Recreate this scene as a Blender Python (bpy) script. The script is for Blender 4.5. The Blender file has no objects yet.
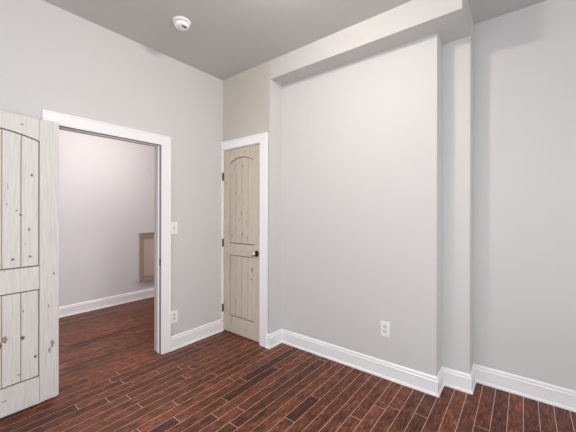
import bpy, bmesh, math, random
from mathutils import Matrix, Vector

random.seed(7)
scene = bpy.context.scene
COL = scene.collection

# ------------------------------------------------------------ camera
cam_data = bpy.data.cameras.new('camera')
cam_data.sensor_width = 36.0
cam_data.lens = 298.04 / 576 * 36.0
cam_data.shift_y = -(216 - 213.61) / 576
cam_data.clip_start = 0.12
cam = bpy.data.objects.new('camera', cam_data)
COL.objects.link(cam)
cam.matrix_world = Matrix((
    (0.785384, -0.001993, 0.619006, 2.76774),
    (0.619006, -0.000310, -0.785386, -2.27230),
    (0.001758, 0.999998, 0.000990, 1.37466),
    (0, 0, 0, 1)))
scene.camera = cam

# ------------------------------------------------------------ world, lights, exposure
H = 2.932
world = bpy.data.worlds.new('daylight')
scene.world = world
world.use_nodes = True
bg = world.node_tree.nodes['Background']
bg.inputs['Color'].default_value = (0.87, 0.92, 1.0, 1)
bg.inputs['Strength'].default_value = 5.0

scene.view_settings.view_transform = 'Standard'
scene.view_settings.look = 'None'
scene.view_settings.gamma = 1
scene.view_settings.exposure = 0.12
scene.view_settings.use_curve_mapping = False
scene.render.film_transparent = False
scene.cycles.use_denoising = True
scene.cycles.max_bounces = 12
scene.cycles.diffuse_bounces = 8

ROOM_LAMP = dict(r=.085, h=.034, color=(1.0, 0.91, 0.82), strength=235)
HALL_LAMP = dict(r=.16, h=.020, color=(1.0, 0.90, 0.87), strength=92)


def portal(name, loc, rot, sx, sy):
    d = bpy.data.lights.new(name, 'AREA')
    d.shape = 'RECTANGLE'
    d.size, d.size_y = sx, sy
    d.cycles.is_portal = True
    o = bpy.data.objects.new(name, d)
    o.location, o.rotation_euler = loc, rot
    COL.objects.link(o)


XR, YF = 4.30, -3.90          # right wall, front wall (behind the camera)
WF = (0.9, 3.0, 0.70, 2.30)   # unseen window in the front wall, placed for fill light: x0 x1 z0 z1
WR = (-3.2, -0.7, 0.45, 2.2)  # unseen window in the right wall, enlarged to light the returns: y0 y1 z0 z1
WH = (-1.90, -0.30, 0.15, 2.50)   # window added at the near end of the hall for fill light
portal('fill_window_portal_hall', ((WH[0]+WH[1])/2, YF-0.10, (WH[2]+WH[3])/2), (math.pi/2, 0, 0), WH[1]-WH[0], WH[3]-WH[2])
portal('window_portal_front', ((WF[0]+WF[1])/2, YF-0.10, (WF[2]+WF[3])/2), (math.pi/2, 0, 0), WF[1]-WF[0], WF[3]-WF[2])
portal('window_portal_right', (XR+0.10, (WR[0]+WR[1])/2, (WR[2]+WR[3])/2), (math.pi/2, 0, math.pi/2), WR[1]-WR[0], WR[3]-WR[2])


# ------------------------------------------------------------ materials
def new_mat(name):
    m = bpy.data.materials.new(name)
    m.use_nodes = True
    nt = m.node_tree
    return m, nt, nt.nodes['Principled BSDF']


def N(nt, typ, **kw):
    n = nt.nodes.new(typ)
    for k, v in kw.items():
        setattr(n, k, v)
    return n


def srgb(r, g, b):
    f = lambda c: (c/255/12.92) if c/255 <= 0.04045 else ((c/255+0.055)/1.055)**2.4
    return (f(r), f(g), f(b), 1)


def paint(name, col, rough=0.6, bump=0.0, scale=180, spec=0.3):
    m, nt, b = new_mat(name)
    b.inputs['Base Color'].default_value = col
    b.inputs['Roughness'].default_value = rough
    b.inputs['Specular IOR Level'].default_value = spec
    if bump:
        tc = N(nt, 'ShaderNodeTexCoord')
        no = N(nt, 'ShaderNodeTexNoise')
        no.inputs['Scale'].default_value = scale
        no.inputs['Detail'].default_value = 3
        bp = N(nt, 'ShaderNodeBump')
        bp.inputs['Strength'].default_value = bump
        bp.inputs['Distance'].default_value = 0.002
        nt.links.new(tc.outputs['Object'], no.inputs['Vector'])
        nt.links.new(no.outputs['Fac'], bp.inputs['Height'])
        nt.links.new(bp.outputs['Normal'], b.inputs['Normal'])
    return m


M_WALL = paint('grey_wall_paint', (0.64, 0.628, 0.612, 1), 0.55, 0.15, 120)
M_HALLWALL = paint('hall_wall_paint', (0.70, 0.69, 0.69, 1), 0.6, 0.15, 120)
M_BEAM = paint('off_white_beam_paint', (0.575, 0.57, 0.545, 1), 0.55, 0.15, 120)
M_CLOSETWALL = paint('beige_grey_wall_paint', (0.545, 0.52, 0.465, 1), 0.55, 0.15, 120)
M_CEIL = paint('ceiling_paint', (0.56, 0.548, 0.53, 1), 0.8, 0.2, 90)
M_TRIM = paint('white_trim_paint', (0.88, 0.88, 0.87, 1), 0.35, 0, spec=0.5)
M_PLASTIC = paint('white_plastic', (0.88, 0.88, 0.86, 1), 0.35, 0, spec=0.5)
M_DARK = paint('dark_slot', (0.03, 0.03, 0.03, 1), 0.6)
M_GREY = paint('grey_vent', (0.12, 0.115, 0.11, 1), 0.6)
M_CASING2 = paint('taupe_painted_wood', (0.40, 0.33, 0.29, 1), 0.5)
M_SEAM_GLINT = paint('floor_seam_glint', (0.82, 0.62, 0.53, 1), 0.5)  # pale colour stands in for light caught on the plank edges


def metal(name, col, rough):
    m, nt, b = new_mat(name)
    b.inputs['Base Color'].default_value = col
    b.inputs['Metallic'].default_value = 1
    b.inputs['Roughness'].default_value = rough
    return m


M_BRONZE = metal('oil_rubbed_bronze', (0.06, 0.05, 0.045, 1), 0.4)
M_NICKEL = metal('satin_nickel', (0.55, 0.52, 0.48, 1), 0.28)


def pine(name, base, dark, streak=0.5):
    m, nt, b = new_mat(name)
    tc = N(nt, 'ShaderNodeTexCoord')
    mp = N(nt, 'ShaderNodeMapping')
    mp.inputs['Scale'].default_value = (22, 22, 1.1)
    n1 = N(nt, 'ShaderNodeTexNoise')
    n1.inputs['Scale'].default_value = 5.0
    n1.inputs['Detail'].default_value = 5
    n1.inputs['Distortion'].default_value = 0.6
    mp2 = N(nt, 'ShaderNodeMapping')
    mp2.inputs['Scale'].default_value = (6, 6, 0.9)
    n2 = N(nt, 'ShaderNodeTexNoise')
    n2.inputs['Scale'].default_value = 2.0
    n2.inputs['Detail'].default_value = 4
    r1 = N(nt, 'ShaderNodeValToRGB')
    r1.color_ramp.elements[0].position = 0.30
    r1.color_ramp.elements[1].position = 0.62
    r1.color_ramp.elements[0].color = dark
    r1.color_ramp.elements[1].color = base
    # sparse dark flecks of bare grain
    r2 = N(nt, 'ShaderNodeValToRGB')
    r2.color_ramp.elements[0].position = 0.70
    r2.color_ramp.elements[1].position = 0.78
    r2.color_ramp.elements[0].color = (0, 0, 0, 1)
    r2.color_ramp.elements[1].color = (streak, streak, streak, 1)
    mx = N(nt, 'ShaderNodeMix', data_type='RGBA')
    mx.inputs['B'].default_value = srgb(120, 104, 88)
    L = nt.links.new
    L(tc.outputs['Object'], mp.inputs['Vector'])
    L(tc.outputs['Object'], mp2.inputs['Vector'])
    L(mp.outputs['Vector'], n1.inputs['Vector'])
    L(mp2.outputs['Vector'], n2.inputs['Vector'])
    L(n1.outputs['Fac'], r1.inputs['Fac'])
    L(n2.outputs['Fac'], r2.inputs['Fac'])
    L(r1.outputs['Color'], mx.inputs['A'])
    L(r2.outputs['Color'], mx.inputs['Factor'])
    L(mx.outputs['Result'], b.inputs['Base Color'])
    b.inputs['Roughness'].default_value = 0.5
    bp = N(nt, 'ShaderNodeBump')
    bp.inputs['Strength'].default_value = 0.15
    bp.inputs['Distance'].default_value = 0.001
    L(n1.outputs['Fac'], bp.inputs['Height'])
    L(bp.outputs['Normal'], b.inputs['Normal'])
    return m


M_PINE = pine('whitewashed_pine', (0.72, 0.70, 0.66, 1), (0.62, 0.59, 0.545, 1), 0.25)
M_PINE2 = pine('cream_washed_pine', (0.62, 0.55, 0.46, 1), (0.51, 0.44, 0.35, 1), 0.6)
M_KNOT = paint('bare_pine_knot', srgb(158, 140, 124), 0.6)
M_KNOTD = paint('dark_pine_knot', srgb(72, 58, 48), 0.6)
M_GROOVE = paint('door_groove', srgb(176, 160, 143), 0.7)
M_EDGE_SHADE = paint('door_panel_edge_shade', srgb(92, 78, 66), 0.7)  # shadow along the panel edges, put in as dark colour


def floor_mat():
    m, nt, b = new_mat('dark_cherry_hardwood')
    L = nt.links.new
    at = N(nt, 'ShaderNodeAttribute', attribute_name='plank')
    sep = N(nt, 'ShaderNodeSeparateColor')
    L(at.outputs['Color'], sep.inputs['Color'])
    tc = N(nt, 'ShaderNodeTexCoord')
    # per plank offset of the grain
    comb = N(nt, 'ShaderNodeCombineXYZ')
    mulx = N(nt, 'ShaderNodeMath', operation='MULTIPLY'); mulx.inputs[1].default_value = 37
    muly = N(nt, 'ShaderNodeMath', operation='MULTIPLY'); muly.inputs[1].default_value = 53
    L(sep.outputs['Red'], mulx.inputs[0]); L(sep.outputs['Green'], muly.inputs[0])
    L(mulx.outputs[0], comb.inputs['X']); L(muly.outputs[0], comb.inputs['Y'])
    add = N(nt, 'ShaderNodeVectorMath', operation='ADD')
    L(tc.outputs['Object'], add.inputs[0]); L(comb.outputs[0], add.inputs[1])
    mp = N(nt, 'ShaderNodeMapping'); mp.inputs['Scale'].default_value = (46, 7, 1)
    L(add.outputs[0], mp.inputs['Vector'])
    n1 = N(nt, 'ShaderNodeTexNoise'); n1.inputs['Scale'].default_value = 1.6
    n1.inputs['Detail'].default_value = 6; n1.inputs['Distortion'].default_value = 1.2
    L(mp.outputs[0], n1.inputs['Vector'])
    mp2 = N(nt, 'ShaderNodeMapping'); mp2.inputs['Scale'].default_value = (16, 9, 1)
    L(add.outputs[0], mp2.inputs['Vector'])
    n2 = N(nt, 'ShaderNodeTexNoise'); n2.inputs['Scale'].default_value = 1.4
    n2.inputs['Detail'].default_value = 4
    L(mp2.outputs[0], n2.inputs['Vector'])
    mixv = N(nt, 'ShaderNodeMix', data_type='FLOAT'); mixv.inputs['Factor'].default_value = 0.35
    L(n1.outputs['Fac'], mixv.inputs['A']); L(n2.outputs['Fac'], mixv.inputs['B'])
    ramp = N(nt, 'ShaderNodeValToRGB')
    e = ramp.color_ramp.elements
    e[0].position = 0.34; e[0].color = srgb(50, 27, 19)
    e[1].position = 0.66; e[1].color = srgb(152, 97, 71)
    k = e.new(0.5); k.color = srgb(105, 61, 44)
    L(mixv.outputs['Result'], ramp.inputs['Fac'])
    # plank to plank tone
    tone = N(nt, 'ShaderNodeMapRange')
    tone.inputs['To Min'].default_value = 0.38; tone.inputs['To Max'].default_value = 1.2
    L(sep.outputs['Blue'], tone.inputs['Value'])
    vm = N(nt, 'ShaderNodeVectorMath', operation='SCALE')
    L(ramp.outputs['Color'], vm.inputs[0]); L(tone.outputs[0], vm.inputs['Scale'])
    L(vm.outputs[0], b.inputs['Base Color'])
    rr = N(nt, 'ShaderNodeMapRange')
    rr.inputs['To Min'].default_value = 0.28; rr.inputs['To Max'].default_value = 0.5
    L(n2.outputs['Fac'], rr.inputs['Value'])
    L(rr.outputs[0], b.inputs['Roughness'])
    b.inputs['Specular IOR Level'].default_value = 0.18
    bp = N(nt, 'ShaderNodeBump'); bp.inputs['Strength'].default_value = 0.25
    bp.inputs['Distance'].default_value = 0.0015
    L(mixv.outputs['Result'], bp.inputs['Height']); L(bp.outputs[0], b.inputs['Normal'])
    return m


M_FLOOR = floor_mat()


def emissive(name, color, strength):
    m, nt, b = new_mat(name)
    b.inputs['Base Color'].default_value = (0.9, 0.9, 0.9, 1)
    b.inputs['Emission Color'].default_value = (*color, 1)
    b.inputs['Emission Strength'].default_value = strength
    return m


# ------------------------------------------------------------ mesh helpers
def obj(name, bm, mats, parent=None, smooth=False, loc=None):
    me = bpy.data.meshes.new(name)
    bmesh.ops.recalc_face_normals(bm, faces=bm.faces)
    if smooth:
        for f in bm.faces:
            f.smooth = True
    bm.to_mesh(me); bm.free()
    for m in (mats if isinstance(mats, (list, tuple)) else [mats]):
        me.materials.append(m)
    o = bpy.data.objects.new(name, me)
    COL.objects.link(o)
    if parent:
        o.parent = parent
    if loc:
        o.location = loc
    if smooth:
        try:
            me.set_sharp_from_angle(angle=math.radians(35))
        except Exception:
            pass
    return o


def bx(bm, x0, x1, y0, y1, z0, z1, mi=0, bev=0):
    t = bmesh.new()
    bmesh.ops.create_cube(t, size=1)
    for v in t.verts:
        v.co = Vector((x0+(v.co.x+.5)*(x1-x0), y0+(v.co.y+.5)*(y1-y0), z0+(v.co.z+.5)*(z1-z0)))
    if bev:
        bmesh.ops.bevel(t, geom=list(t.edges), offset=bev, segments=2, affect='EDGES', profile=0.6)
    merge(bm, t, mi)
    return bm


def merge(bm, t, mi=0):
    vm = {}
    for v in t.verts:
        vm[v] = bm.verts.new(v.co)
    for f in t.faces:
        try:
            nf = bm.faces.new([vm[v] for v in f.verts]); nf.material_index = mi; nf.smooth = f.smooth
        except ValueError:
            pass
    t.free()


def prism(bm, pts, axis, a, b, mi=0):
    """extrude a 2-D polygon along axis ('x','y','z') from a to b"""
    def P(p, t):
        if axis == 'x': return (t, p[0], p[1])
        if axis == 'y': return (p[0], t, p[1])
        return (p[0], p[1], t)
    A = [bm.verts.new(P(p, a)) for p in pts]
    B = [bm.verts.new(P(p, b)) for p in pts]
    fs = [bm.faces.new(A), bm.faces.new(B[::-1])]
    n = len(pts)
    for i in range(n):
        fs.append(bm.faces.new((A[i], B[i], B[(i+1) % n], A[(i+1) % n])))
    for f in fs:
        f.material_index = mi
    return bm


def lathe(bm, prof, seg=40, M=None, mi=0):
    """revolve (radius, height) profile about z, transformed by M"""
    M = M or Matrix()
    rings = []
    for r, h in prof:
        if r < 1e-6:
            rings.append([bm.verts.new(M @ Vector((0, 0, h)))])
        else:
            rings.append([bm.verts.new(M @ Vector((r*math.cos(2*math.pi*i/seg), r*math.sin(2*math.pi*i/seg), h))) for i in range(seg)])
    for a, b in zip(rings, rings[1:]):
        for i in range(seg):
            j = (i+1) % seg
            if len(a) == 1 and len(b) == 1: continue
            if len(a) == 1: f = bm.faces.new((a[0], b[i], b[j]))
            elif len(b) == 1: f = bm.faces.new((a[i], b[0], a[j]))
            else: f = bm.faces.new((a[i], b[i], b[j], a[j]))
            f.material_index = mi; f.smooth = True
    return bm


def sweep(bm, path, prof, closed_ends=True):
    """sweep profile (d out of the wall, z) along a plan polyline with mitred corners.
    The wall lies to the LEFT of the travel direction, the profile grows to the right."""
    n = len(path)
    dirs = [(Vector(path[i+1])-Vector(path[i])).normalized() for i in range(n-1)]
    nor = [Vector((d.y, -d.x)) for d in dirs]
    rings = []
    for i, p in enumerate(path):
        if i == 0: m = nor[0]
        elif i == n-1: m = nor[-1]
        else:
            m = (nor[i-1]+nor[i]); m = m/(m.dot(nor[i]))
        rings.append([bm.verts.new((p[0]+m.x*d, p[1]+m.y*d, z)) for d, z in prof])
    k = len(prof)
    for a, b in zip(rings, rings[1:]):
        for i in range(k):
            bm.faces.new((a[i], b[i], b[(i+1) % k], a[(i+1) % k]))
    bm.faces.new(rings[0]); bm.faces.new(rings[-1][::-1])
    return bm


def struct(o, label=None):
    o['kind'] = 'structure'
    if label:
        o['label'] = label
    return o


def empty(name, loc, rz=0):
    o = bpy.data.objects.new(name, None)
    o.location = loc; o.rotation_euler = (0, 0, rz)
    o.empty_display_size = 0.1
    COL.objects.link(o)
    return o


def tag(o, label, cat, group=None):
    o['label'] = label; o['category'] = cat
    if group: o['group'] = group
    return o


# ------------------------------------------------------------ floor
X0F, PW, GAP = 1.846, 0.0843, 0.0026
Y0F, Y1F = -3.90, 1.80
J = [(-23,-1.358),(-22,-1.167),(-20,-1.2),(-17,-1.261),(-18,-1.373),(-15,-1.254),(-19,-1.54),(-12,-1.376),
     (-18,-.789),(-17,-.731),(-16,-.846),(-13,-1.082),(-11,-1.171),(-12,-.623),(-11,-.564),(-10,-.835),
     (-9,-.992),(-7,-.972),(-8,-.832),(-4,-.394),(-4,-.707),(0,-.415),(-10,-.252),(1,-.209),(2,-.159),
     (4,-.119),(-19,-.948),(8,-.001)]
# noticeably dark planks: (row, y of a point in it)
DARK = [(-10, -.5), (-4, -.55), (-19, -1.7), (-11, -1.25), (-11, -.4)]
bm = bmesh.new()
lay = bm.loops.layers.float_color.new('plank')
row0 = int(math.floor((-2.02-X0F)/PW)); row1 = int(math.ceil((XR-X0F)/PW))
rj = random.Random(21)
for r in range(row0, row1):
    fixed = sorted(y for q, y in J if q == r)
    cuts = list(fixed)
    if not cuts:
        # keep clear stretches where the photograph shows unbroken boards
        cuts = [rj.uniform(-1.9, -1.5)] if r > -12 else [rj.uniform(-2.3, -1.5)]
    y = max(cuts)
    if fixed: y = max(fixed)
    while y < Y1F:
        y += rj.uniform(0.6, 1.4) if (r < -12 or y > .2) else rj.uniform(1.0, 1.2) if fixed else 2.6; cuts.append(y)
    y = min(cuts)
    while y > Y0F:
        y -= rj.uniform(0.5, 1.15); cuts.append(y)
    cuts = sorted(c for c in cuts if Y0F+0.05 < c < Y1F-0.05)
    ys = [Y0F]+cuts+[Y1F]
    gp = GAP if r > -23 else .0012
    jg = .0015 if r > -23 else .0005
    xa, xb = X0F+r*PW+gp/2, X0F+(r+1)*PW-gp/2
    xa, xb = max(xa, -2.02), min(xb, XR)
    for a, b in zip(ys, ys[1:]):
        f = bm.faces.new([bm.verts.new(c) for c in ((xa, a+jg, 0), (xb, a+jg, 0), (xb, b-jg, 0), (xa, b-jg, 0))])
        t = rj.uniform(.35, 1)
        if any(q == r and a < yy < b for q, yy in DARK): t = 0.12
        elif rj.random() < .07 and r < -12: t = 0.1
        col = (rj.random(), rj.random(), t, 1)
        for l in f.loops:
            l[lay] = col
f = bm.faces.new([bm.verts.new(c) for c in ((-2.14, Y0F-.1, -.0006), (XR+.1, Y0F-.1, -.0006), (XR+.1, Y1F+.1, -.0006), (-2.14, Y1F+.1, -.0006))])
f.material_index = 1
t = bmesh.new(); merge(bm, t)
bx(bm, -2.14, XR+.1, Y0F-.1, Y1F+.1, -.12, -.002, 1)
struct(obj('floor', bm, [M_FLOOR, M_SEAM_GLINT]), 'dark reddish-brown hardwood plank floor')

# ------------------------------------------------------------ walls
Q, D1, P_, D2, R_, D3, ZB = 0.737, 0.196, 2.255, 0.394, 2.448, 0.605, 2.741
DO = (-1.585, -0.757, 2.037)       # doorway in the left wall: y0 y1 top
bm = bmesh.new()
bx(bm, -.12, 0, Y0F, DO[0]-.012, 0, H)
bx(bm, -.12, 0, DO[1]+.012, 1.80, 0, H)
bx(bm, -.12, 0, DO[0]-.012, DO[1]+.012, DO[2]+.012, H)
struct(obj('wall_left', bm, M_WALL), 'light grey painted wall with the open doorway')
bm = bmesh.new()
bx(bm, 0, .002, 0, .8, 0, H); bx(bm, .612, Q, 0, .8, 0, H); bx(bm, .002, .612, 0, .8, 2.112, H); bx(bm, .002, .612, .3, .8, 0, 2.112)
bmesh.ops.recalc_face_normals(bm, faces=bm.faces)
for f in bm.faces:
    f.material_index = 1 if f.normal.y < -.9 else 0
struct(obj('wall_back', bm, [M_WALL, M_CLOSETWALL]), 'narrow grey wall around the closet door')
bm = bmesh.new(); bx(bm, Q, P_, D1, .8, 0, H)
struct(obj('wall_recess', bm, M_WALL), 'wide recessed grey wall under the beam')
bm = bmesh.new(); bx(bm, P_, R_, D2, .8, 0, H)
struct(obj('wall_pier', bm, M_WALL), 'narrow stepped-back grey wall strip')
bm = bmesh.new(); bx(bm, R_, XR+.12, D3, .8, 0, H)
struct(obj('wall_alcove', bm, M_WALL), 'deepest grey wall at the right')
bm = bmesh.new(); prism(bm, [(Q, 0), (R_, 0), (R_, D2), (P_, D2), (P_, D1), (Q, D1)], 'z', ZB, H)
struct(obj('trim_1', bm, M_BEAM), 'boxed grey beam below the ceiling over the recessed wall')


def wall_with_window(name, horizontal, const, a0, a1, w, out, mat, label):
    bm = bmesh.new()
    c0, c1 = sorted((const, const+out))
    def seg(u0, u1, z0, z1):
        if horizontal: bx(bm, u0, u1, c0, c1, z0, z1)
        else: bx(bm, c0, c1, u0, u1, z0, z1)
    seg(a0, w[0], 0, H); seg(w[1], a1, 0, H); seg(w[0], w[1], 0, w[2]); seg(w[0], w[1], w[3], H)
    return struct(obj(name, bm, mat), label)


wall_with_window('wall_front', True, YF, -.12, XR+.12, WF, -.12, M_WALL, 'grey wall with a window behind the viewer')
wall_with_window('wall_right', False, XR, YF, D3, WR, .12, M_WALL, 'grey wall with a window to the right of the viewer')


def window(name, horizontal, const, w, out):
    root = empty(name, (0, 0, 0)); struct(root, 'unseen white framed window shaped to let in fill daylight')
    a, b = sorted((const+out*.3, const+out*.7))
    bm = bmesh.new()
    def seg(u0, u1, z0, z1):
        if horizontal: bx(bm, u0, u1, a, b, z0, z1)
        else: bx(bm, a, b, u0, u1, z0, z1)
    f = .05
    seg(w[0], w[0]+f, w[2], w[3]); seg(w[1]-f, w[1], w[2], w[3]); seg(w[0], w[1], w[2], w[2]+f); seg(w[0], w[1], w[3]-f, w[3])
    m = (w[0]+w[1])/2; seg(m-.03, m+.03, w[2], w[3]); zm = (w[2]+w[3])/2; seg(w[0], w[1], zm-.02, zm+.02)
    obj('window_frame', bm, M_TRIM, root)
    bm = bmesh.new()
    e = .10; a, b = sorted((const, const-out*.16))
    def seg(u0, u1, z0, z1):
        if horizontal: bx(bm, u0, u1, a, b, z0, z1)
        else: bx(bm, a, b, u0, u1, z0, z1)
    seg(w[0]-.09, w[0], w[2]-.02, w[3]); seg(w[1], w[1]+.09, w[2]-.02, w[3]); seg(w[0]-.09, w[1]+.09, w[3], w[3]+.09); seg(w[0]-.11, w[1]+.11, w[2]-.05, w[2]-.02)
    obj('window_casing', bm, M_TRIM, root)


window('window_1', True, YF, WF, -.12)
window('window_2', False, XR, WR, .12)

# hall beyond the doorway
bm = bmesh.new(); bx(bm, -2.14, -2.021, Y0F, 1.80, 0, H)
struct(obj('wall_hall', bm, M_HALLWALL), 'pale pinkish wall of the hall seen through the doorway')
bm = bmesh.new(); bx(bm, -2.14, -.12, 1.80, 1.92, 0, H)
struct(obj('wall_hall_end', bm, M_HALLWALL))
wall_with_window('wall_hall_front', True, YF, -2.14, -.12, WH, -.12, M_HALLWALL, 'hall wall with a window added for fill light')
window('window_fill_hall', True, YF, WH, -.12)
bm = bmesh.new(); bx(bm, -2.14, XR+.12, Y0F-.12, 1.92, H, H+.1)
struct(obj('ceiling', bm, M_CEIL), 'matte taupe-grey ceiling')

# ------------------------------------------------------------ baseboards
BP = [(0, 0), (.024, 0), (.024, .010), (.020, .017), (.0145, .020), (.0145, .098), (.0165, .102), (.0165, .106),
      (.010, .112), (.010, .122), (.0125, .126), (.010, .131), (.004, .137), (0, .139)]
def baseboard(name, path, label=None):
    bm = bmesh.new(); sweep(bm, path, BP)
    return struct(obj(name, bm, M_TRIM), label)
# travel so that the room is on the right hand side
CW = .09
baseboard('baseboard_left', [(0, DO[1]+CW, 0)[:2], (0, -.001)], 'white baseboard between the doorway and the corner')
baseboard('baseboard_left_front', [(0, YF+.001), (0, DO[0]-CW-.003)])
baseboard('baseboard_back', [(.7135, 0), (Q, 0), (Q, D1), (P_, D1), (P_, D2), (R_, D2), (R_, D3), (XR, D3)], 'white baseboard stepping around the wall corners')
baseboard('baseboard_hall', [(-2.021, YF+.001), (-2.021, 1.799)], 'white baseboard in the hall')
baseboard('baseboard_right', [(XR, D3-.03), (XR, YF+.03)])
baseboard('baseboard_front', [(XR-.03, YF), (.03, YF)])

# ------------------------------------------------------------ door casings and jambs
def casing_profile_leg(bm, u0, u1, z0, z1):   # on the left wall, proud towards +x
    bx(bm, 0, .018, u0, u1, z0, z1, bev=.002)
bm = bmesh.new()
zc = 2.13
prism(bm, [(DO[1], 0), (DO[1]+CW, 0), (DO[1]+CW, zc), (DO[1], DO[2])], 'x', 0, .018)
prism(bm, [(DO[0]-CW, 0), (DO[0], 0), (DO[0], DO[2]), (DO[0]-CW, zc)], 'x', 0, .018)
prism(bm, [(DO[0], DO[2]), (DO[1], DO[2]), (DO[1]+CW, zc), (DO[0]-CW, zc)], 'x', 0, .018)
# back band
bx(bm, .0181, .023, DO[1]+CW-.012, DO[1]+CW, 0, zc); bx(bm, .0181, .023, DO[0]-CW, DO[0]-CW+.012, 0, zc)
bx(bm, .0181, .023, DO[0]-CW+.0121, DO[1]+CW-.0121, zc-.012, zc)
struct(obj('trim_2', bm, M_TRIM), 'white casing around the open doorway')
jamb = empty('trim_3', (0, 0, 0)); struct(jamb, 'door jamb lining of the open doorway')
bm = bmesh.new()
for ja, jb, mi in ((-.0519, -.0351, 0), (-.1199, -.052, 1), (-.035, -.0001, 2)):
    bx(bm, ja, jb, DO[1], DO[1]+.0119, 0, DO[2], mi); bx(bm, ja, jb, DO[0]-.0119, DO[0], 0, DO[2], mi)
    bx(bm, ja, jb, DO[0], DO[1], DO[2], DO[2]+.0119, mi)
obj('door_jamb', bm, [M_TRIM, M_CASING2, paint('grey_brown_rebate', (0.20, 0.175, 0.16, 1), .6)], jamb)
bm = bmesh.new()
bx(bm, -.052, -.035, DO[1]-.006, DO[1]-.0001, 0, DO[2]-.0062); bx(bm, -.052, -.035, DO[0]+.0001, DO[0]+.006, 0, DO[2]-.0062)
bx(bm, -.052, -.035, DO[0]+.0001, DO[1]-.0001, DO[2]-.006, DO[2]-.0001)
obj('door_stop', bm, M_TRIM, jamb)
bm = bmesh.new()
bx(bm, -.034, -.006, DO[1]-.0016, DO[1]-.0001, .865, .925)
bx(bm, -.026, -.014, DO[1]-.0022, DO[1]-.0016, .880, .910)
o = obj('strike_plate', bm, M_BRONZE, jamb)
# hall side casing
bm = bmesh.new()
bx(bm, -.138, -.1201, DO[1]+.006, DO[1]+CW, 0, zc); bx(bm, -.138, -.1201, DO[0]-CW, DO[0]+.004, 0, zc); bx(bm, -.138, -.1201, DO[0]+.004, DO[1]+.006, DO[2]+.006, zc)
struct(obj('trim_4', bm, M_CASING2), 'taupe casing on the hall side of the doorway')

# closet casing
bm = bmesh.new()
cx0, cx1, ct, ot = .614, .713, 2.2035, 2.112
prism(bm, [(cx0, 0), (cx1, 0), (cx1, ct), (cx0, ot)], 'y', -.018, 0)
prism(bm, [(.001, ot), (cx0, ot), (cx1, ct), (.001, ct)], 'y', -.018, 0)
bx(bm, .001, .010, -.018, 0, 0, ot)
bx(bm, cx1-.013, cx1, -.024, -.0181, 0, ct); bx(bm, .001, cx1-.0131, -.024, -.0181, ct-.013, ct)
struct(obj('trim_5', bm, M_TRIM), 'white casing around the narrow closet door')
bm = bmesh.new()
bx(bm, .0021, .0085, .0001, .12, 0, 2.112); bx(bm, .608, .6119, .0001, .12, 0, 2.112); bx(bm, .0086, .6079, .0001, .12, 2.108, 2.1119)
bx(bm, .0086, .02, .045, .06, 0, 2.108); bx(bm, .597, .6079, .045, .06, 0, 2.108)
struct(obj('trim_6', bm, M_TRIM), 'white jamb lining of the closet door')


# ------------------------------------------------------------ plank doors
def knots(bm, spots, y, mi=2):
    for (x, z, w, h, dark) in spots:
        rr = random.Random(int(x*1000)+int(z*777))
        for s, m, dy in ((1.0, mi, 0), (0.5, mi+1, .0003)) if dark else ((1.0, mi, 0),):
            vs = []
            for i in range(14):
                a = 2*math.pi*i/14; k = s*.8*rr.uniform(.6, 1.25)
                vs.append(bm.verts.new((x+w*k*math.cos(a), y-.0004-dy, z+h*k*math.sin(a))))
            f = bm.faces.new(vs); f.material_index = m


def arch(x0, x1, zs, rise, n=24):
    pts = []
    for i in range(n+1):
        u = i/n
        pts.append((x0+(x1-x0)*u, zs+rise*(1-(2*u-1)**2)))
    return pts


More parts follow.
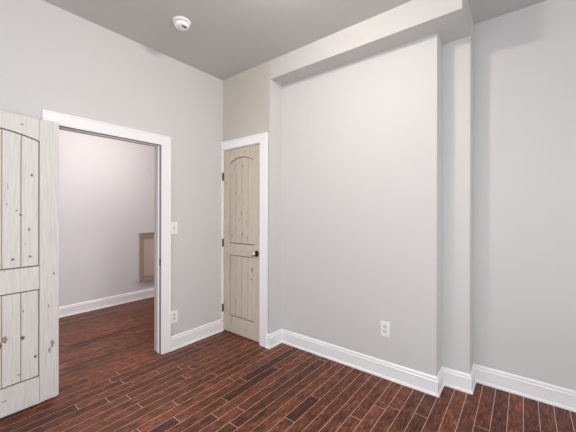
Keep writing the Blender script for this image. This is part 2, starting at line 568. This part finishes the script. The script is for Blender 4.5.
def plank_door(root, W, z0, zt, st, arch_side, arch_rise, up0, lo1, lo0, nplanks, wood, kn_up, kn_lo, kn_other, th=.035):
    """door built in local x (0..W hinge to latch), face at y=0 looking to -y, thickness to +y"""
    mats = [wood, M_GROOVE, M_KNOT, M_KNOTD, M_EDGE_SHADE]
    rec = .010
    for x0, x1, key in ((0, st, 'hinge'), (W-st, W, 'latch')):
        bm = bmesh.new(); bx(bm, x0, x1, 0, th, z0, zt)
        knots(bm, [k for k in kn_other if x0 < k[0] < x1], 0)
        obj('stile', bm, mats, root)
    e = .0026
    a = arch(st+e, W-st-e, arch_side, arch_rise)
    bm = bmesh.new(); prism(bm, [(st+e, zt-.0005)]+[(x, z) for x, z in a]+[(W-st-e, zt-.0005)], 'y', .0005, th-.0005)
    knots(bm, [k for k in kn_other if st < k[0] < W-st and k[1] > arch_side], 0.0005)
    obj('top_rail', bm, mats, root)
    bm = bmesh.new(); bx(bm, st+e, W-st-e, .0005, th-.0005, lo1, up0)
    knots(bm, [k for k in kn_other if st < k[0] < W-st and lo1 < k[1] < up0], 0.0005)
    obj('middle_rail', bm, mats, root)
    bm = bmesh.new(); bx(bm, st+e, W-st-e, .0005, th-.0005, z0+.0005, lo0)
    knots(bm, [k for k in kn_other if st < k[0] < W-st and k[1] < lo0], 0.0005)
    obj('bottom_rail', bm, mats, root)
    # recessed plank panels with V grooves
    for (zb, ztp, kn) in ((up0+e, arch_side+arch_rise-.002, kn_up), (lo0+e, lo1-e, kn_lo)):
        bm = bmesh.new()
        n = nplanks; w = (W-2*st-2*e)/n; x = st+e; g = .0032
        edge = .004
        prof = [(x, th-rec)]
        prof.append((x, rec+edge))
        for i in range(n):
            xa, xb = x+i*w, x+(i+1)*w
            prof += [(xa+g, rec), (xb-g, rec)]
            if i < n-1: prof.append((xb, rec+edge))
        prof += [(x+n*w, rec+edge), (x+n*w, th-rec)]
        vs0 = [bm.verts.new((p[0], p[1], zb)) for p in prof]; vs1 = [bm.verts.new((p[0], p[1], ztp)) for p in prof]
        m = len(prof)
        for i in range(m):
            j = (i+1) % m
            f = bm.faces.new((vs0[i], vs0[j], vs1[j], vs1[i]))
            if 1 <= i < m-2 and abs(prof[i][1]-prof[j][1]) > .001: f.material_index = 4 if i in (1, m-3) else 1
        bm.faces.new(vs0); bm.faces.new(vs1)
        # flat dark strips painting in the shadow where the panel meets the rails
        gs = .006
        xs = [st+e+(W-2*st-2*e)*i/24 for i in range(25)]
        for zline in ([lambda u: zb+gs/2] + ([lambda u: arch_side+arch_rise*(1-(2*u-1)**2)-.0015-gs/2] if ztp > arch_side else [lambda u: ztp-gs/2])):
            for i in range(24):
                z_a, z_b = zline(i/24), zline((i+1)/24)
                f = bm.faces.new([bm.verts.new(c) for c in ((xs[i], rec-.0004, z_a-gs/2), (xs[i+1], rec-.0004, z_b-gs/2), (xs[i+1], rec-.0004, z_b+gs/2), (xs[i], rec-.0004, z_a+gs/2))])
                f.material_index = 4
        # clip upper panel under the arch
        if ztp > arch_side:
            for v in vs1:
                u = (v.co.x-st)/(W-2*st); u = min(max(u, 0), 1)
                v.co.z = arch_side+arch_rise*(1-(2*u-1)**2)-.0015 if 0 < u < 1 else arch_side
                v.co.z += .0 
                v.co.z = max(v.co.z, arch_side)
        knots(bm, kn, rec)
        obj('panel', bm, mats, root)


def hinge(root, x, y, z, name='hinge'):
    bm = bmesh.new()
    lathe(bm, [(0, -.048), (.003, -.047), (.0062, -.044), (.0062, .044), (.003, .047), (0, .048)], 12, Matrix.Translation((x, y, z)))
    bx(bm, x-.002, x+.014, y+.003, y+.0052, z-.044, z+.044)
    return obj(name, bm, M_BRONZE, root)


def knob(root, x, z, y=0):
    M = Matrix.Translation((x, y, z)) @ Matrix.Rotation(math.pi/2, 4, 'X')
    bm = bmesh.new()
    lathe(bm, [(0, 0), (.033, 0), (.033, .004), (.028, .009), (.014, .011), (.0, .011)], 28, M)
    r = obj('rosette', bm, M_BRONZE, root)
    bm = bmesh.new()
    lathe(bm, [(0, .010), (.010, .010), (.010, .030), (.016, .036), (.026, .043), (.029, .052), (.026, .061), (.015, .067), (0, .068)], 28, M)
    obj('knob', bm, M_NICKEL, root)


# closet door (closed)
dr = empty('door_2', (.013, .008, 0)); struct(dr, 'narrow cream-washed knotty pine closet door, closed'); dr['category'] = 'door'
k_up = [(.195, 1.60, .011, .016, 1), (.13, 1.33, .005, .026, 1), (.29, 1.38, .005, .03, 1), (.37, 1.27, .005, .032, 1), (.13, 1.12, .006, .04, 1),
        (.17, 1.88, .004, .03, 1), (.31, 1.90, .008, .018, 1), (.30, 1.14, .011, .045, 1), (.38, 1.10, .007, .03, 1), (.20, 1.22, .004, .028, 1), (.42, 1.42, .004, .03, 1), (.245, 1.30, .004, .04, 1)]
k_lo = [(.455, .76, .013, .04, 1), (.45, .66, .009, .022, 1), (.20, .38, .010, .026, 1), (.31, .55, .003, .03, 0)]
k_ot = [(.35, 2.05, .010, .010, 1), (.36, .085, .025, .008, 1), (.05, 1.72, .006, .022, 1), (.06, .9, .006, .03, 0), (.54, 1.9, .004, .03, 0)]
plank_door(dr, .590, .012, 2.105, .098, 1.948, .056, 1.03, .900, .200, 4, M_PINE2, k_up, k_lo, k_ot)
for z in (1.80, 1.03, .27):
    hinge(dr, -.003, -.018, z)
knob(dr, .535, .945)

# room door, folded back against the left wall
ang = math.radians(3.4)
# local +x runs from the free edge to the hinge; the local -y face looks into the room (+x)
DW = .815
dl = empty('door_1', (.063+DW*math.sin(ang), -1.588-DW*math.cos(ang), 0), math.pi/2+ang)
struct(dl, 'whitewashed knotty pine plank door swung open against the left wall'); dl['category'] = 'door'
ku = [(.155, 1.64, .010, .013, 1), (.215, 1.36, .012, .010, 1), (.235, 1.39, .008, .010, 0), (.17, 1.26, .010, .014, 0), (.165, 1.07, .012, .012, 0),
      (.255, 1.00+.06, .014, .011, 1), (.28, 1.55, .003, .03, 0), (.19, 1.16, .004, .008, 0), (.285, 1.43, .003, .02, 0), (.36, 1.3, .012, .012, 1), (.47, 1.7, .01, .012, 1)]
kl = [(.205, .515, .017, .022, 1), (.295, .53, .020, .030, 0), (.315, .50, .010, .026, 1), (.135, .36, .012, .015, 1), (.20, .70, .005, .014, 0), (.225, .27, .010, .008, 0), (.42, .6, .015, .018, 1)]
ko = [(.040, .42, .013, .038, 0), (.055, .38, .009, .03, 0), (.03, .93, .006, .014, 1), (.21, 1.98, .014, .007, 0), (.06, .7, .004, .02, 0), (.30, .13, .02, .006, 0), (.30, .985, .008, .004, 0)]
ku, kl, ko = [[(DW-k[0],)+k[1:] for k in q] for q in (ku, kl, ko)]
plank_door(dl, DW, .028, 2.043, .112, 1.885, .055, .995, .835, .210, 6, M_PINE, ku, kl, ko)
knob(dl, .06, .93)

# ------------------------------------------------------------ hall access panel
ap = empty('access_panel', (-2.020, .25, 0))
tag(ap, 'taupe framed access panel low on the hall wall', 'access panel')
y0, y1, z0, z1, fw = -.277, .30, .283, 1.058, .068
bm = bmesh.new()
prism(bm, [(y0, z0), (y0+fw, z0+fw), (y0+fw, z1-fw), (y0, z1)], 'x', 0, .030)
prism(bm, [(y1, z0), (y1, z1), (y1-fw, z1-fw), (y1-fw, z0+fw)], 'x', 0, .030)
prism(bm, [(y0, z1), (y0+fw, z1-fw), (y1-fw, z1-fw), (y1, z1)], 'x', 0, .030)
prism(bm, [(y0, z0), (y1, z0), (y1-fw, z0+fw), (y0+fw, z0+fw)], 'x', 0, .030)
bx(bm, .0301, .040, y0, y0+.012, z0, z1); bx(bm, .0301, .040, y1-.012, y1, z0, z1)
bx(bm, .0301, .040, y0+.0121, y1-.0121, z1-.012, z1); bx(bm, .0301, .040, y0+.0121, y1-.0121, z0, z0+.012)
obj('frame', bm, paint('taupe_panel_frame', (0.40, 0.33, 0.29, 1), .5), ap)
bm = bmesh.new()
bx(bm, .0005, .004, y0+fw+.0005, y1-fw-.0005, z0+fw+.0005, z1-fw-.0005)
bx(bm, .0041, .010, y0+fw+.012, y1-fw-.012, z0+fw+.012, z1-fw-.022)
obj('panel', bm, paint('tan_panel', (0.60, 0.49, 0.43, 1), .6), ap)
bm = bmesh.new()
lathe(bm, [(0, 0), (.007, 0), (.006, .004), (0, .005)], 12, Matrix.Translation((.0301, y0+fw*.55, .80)) @ Matrix.Rotation(math.pi/2, 4, 'Y'))
obj('screw', bm, M_BRONZE, ap)

# ------------------------------------------------------------ electrical plates
def outlet(loc, rz, label, w=.078, h=.125):
    """plate in local xz, faces local -y"""
    r = empty('wall_outlet', loc, rz); tag(r, label, 'outlet', 'white duplex outlets low on the walls')
    bm = bmesh.new(); bx(bm, -w/2, w/2, -.0070, -.0005, -h/2, h/2, bev=.0018); obj('cover_plate', bm, M_PLASTIC, r)
    for s in (-1, 1):
        bm = bmesh.new()
        zc_ = s*.0205
        pts = []
        for i in range(20):
            a = 2*math.pi*i/20
            pts.append((.0175*math.cos(a), zc_+max(-.0135, min(.0135, .0175*math.sin(a)))))
        prism(bm, pts, 'y', -.009, -.0071)
        bx(bm, -.0085, -.0060, -.0093, -.0091, zc_-.001, zc_+.008, 1)
        bx(bm, .0060, .0085, -.0093, -.0091, zc_-.001, zc_+.007, 1)
        t = bmesh.new(); lathe(t, [(0, 0), (.0026, 0), (.0026, .0003), (0, .0003)], 10, Matrix.Translation((0, -.0091, zc_-.0075)) @ Matrix.Rotation(math.pi/2, 4, 'X')); merge(bm, t, 1)
        obj('socket', bm, [paint('socket_face', (.70, .70, .69, 1), .4), M_DARK], r)
    bm = bmesh.new(); lathe(bm, [(0, 0), (.003, 0), (.0025, .001), (0, .0012)], 12, Matrix.Translation((0, -.0071, 0)) @ Matrix.Rotation(math.pi/2, 4, 'X'))
    obj('screw', bm, M_GREY, r)


outlet((0, -.620, .330), math.pi/2, 'white outlet low on the left wall beside the doorway casing')
outlet((1.863, D1, .408), 0, 'white outlet low on the wide recessed wall under the beam')

sw = empty('light_switch', (0, -.622, 1.225), math.pi/2)
tag(sw, 'white toggle light switch on the left wall beside the doorway casing', 'light switch')
bm = bmesh.new(); bx(bm, -.038, .038, -.007, -.0005, -.06, .06, bev=.0025); obj('cover_plate', bm, M_PLASTIC, sw)
bm = bmesh.new(); bx(bm, -.0055, .0055, -.0078, -.0071, -.0125, .0125); obj('toggle_slot', bm, M_GREY, sw)
bm = bmesh.new(); prism(bm, [(-.0079, -.006), (-.0079, .006), (-.019, .010), (-.019, .004)], 'x', -.004, .004); obj('toggle', bm, M_PLASTIC, sw)
for s in (-1, 1):
    bm = bmesh.new(); lathe(bm, [(0, 0), (.003, 0), (.0025, .001), (0, .0012)], 12, Matrix.Translation((0, -.0071, s*.032)) @ Matrix.Rotation(math.pi/2, 4, 'X'))
    obj('screw', bm, M_GREY, sw)

# ------------------------------------------------------------ smoke detector
sd = empty('smoke_detector', (.585, -.905, H)); tag(sd, 'round white smoke detector on the ceiling', 'smoke detector')
bm = bmesh.new()
lathe(bm, [(0, -.0005), (.070, -.0005), (.072, -.004), (.070, -.008), (.064, -.011), (0, -.011)], 48)
obj('base_ring', bm, M_PLASTIC, sd, smooth=False)
bm = bmesh.new()
lathe(bm, [(.047, -.0111), (.047, -.0222)], 48)
obj('vent_gap', bm, M_GREY, sd)
bm = bmesh.new()
lathe(bm, [(0, -.0222), (.058, -.0225), (.060, -.027), (.057, -.040), (.048, -.048), (.030, -.051), (0, -.052)], 48)
obj('cover', bm, M_PLASTIC, sd)
bm = bmesh.new()
lathe(bm, [(0, -.0521), (.012, -.0521), (.012, -.0545), (.009, -.056), (0, -.056)], 20, Matrix.Translation((-.012, .012, .002)))
obj('test_button', bm, M_PLASTIC, sd)
bm = bmesh.new()
for k in range(5):
    a = math.radians(-20+k*14)
    M = Matrix.Rotation(a, 4, 'Z') @ Matrix.Translation((.036, 0, -.0497))
    t = bmesh.new(); bx(t, -.013, .011, -.0026, .0026, -.0035, -.0005); bmesh.ops.transform(t, matrix=M, verts=t.verts); merge(bm, t)
obj('vent_slots', bm, M_GREY, sd)


# ------------------------------------------------------------ ceiling lamps
def ceiling_lamp(loc, spec, label):
    r = empty('ceiling_light', loc); tag(r, label, 'ceiling light')
    bm = bmesh.new(); lathe(bm, [(0, -.0005), (.12, -.0005), (.12, -.012), (.10, -.018), (0, -.018)], 40); obj('canopy', bm, M_NICKEL, r)
    m = emissive('lamp_glass', spec['color'], spec['strength'])
    bm = bmesh.new()
    prof = [(spec['r']*math.sin(math.pi*i/14), -.019-spec['h']+spec['h']*math.cos(math.pi*i/14)) for i in range(15)]
    prof[0] = (0, prof[0][1]); prof[-1] = (0, prof[-1][1])
    lathe(bm, prof, 32); obj('glass_globe', bm, m, r)


ceiling_lamp((1.72, -1.00, H), ROOM_LAMP, 'round ceiling light in the middle of the room')
ceiling_lamp((-.95, -.62, H), HALL_LAMP, 'round ceiling light in the hall')
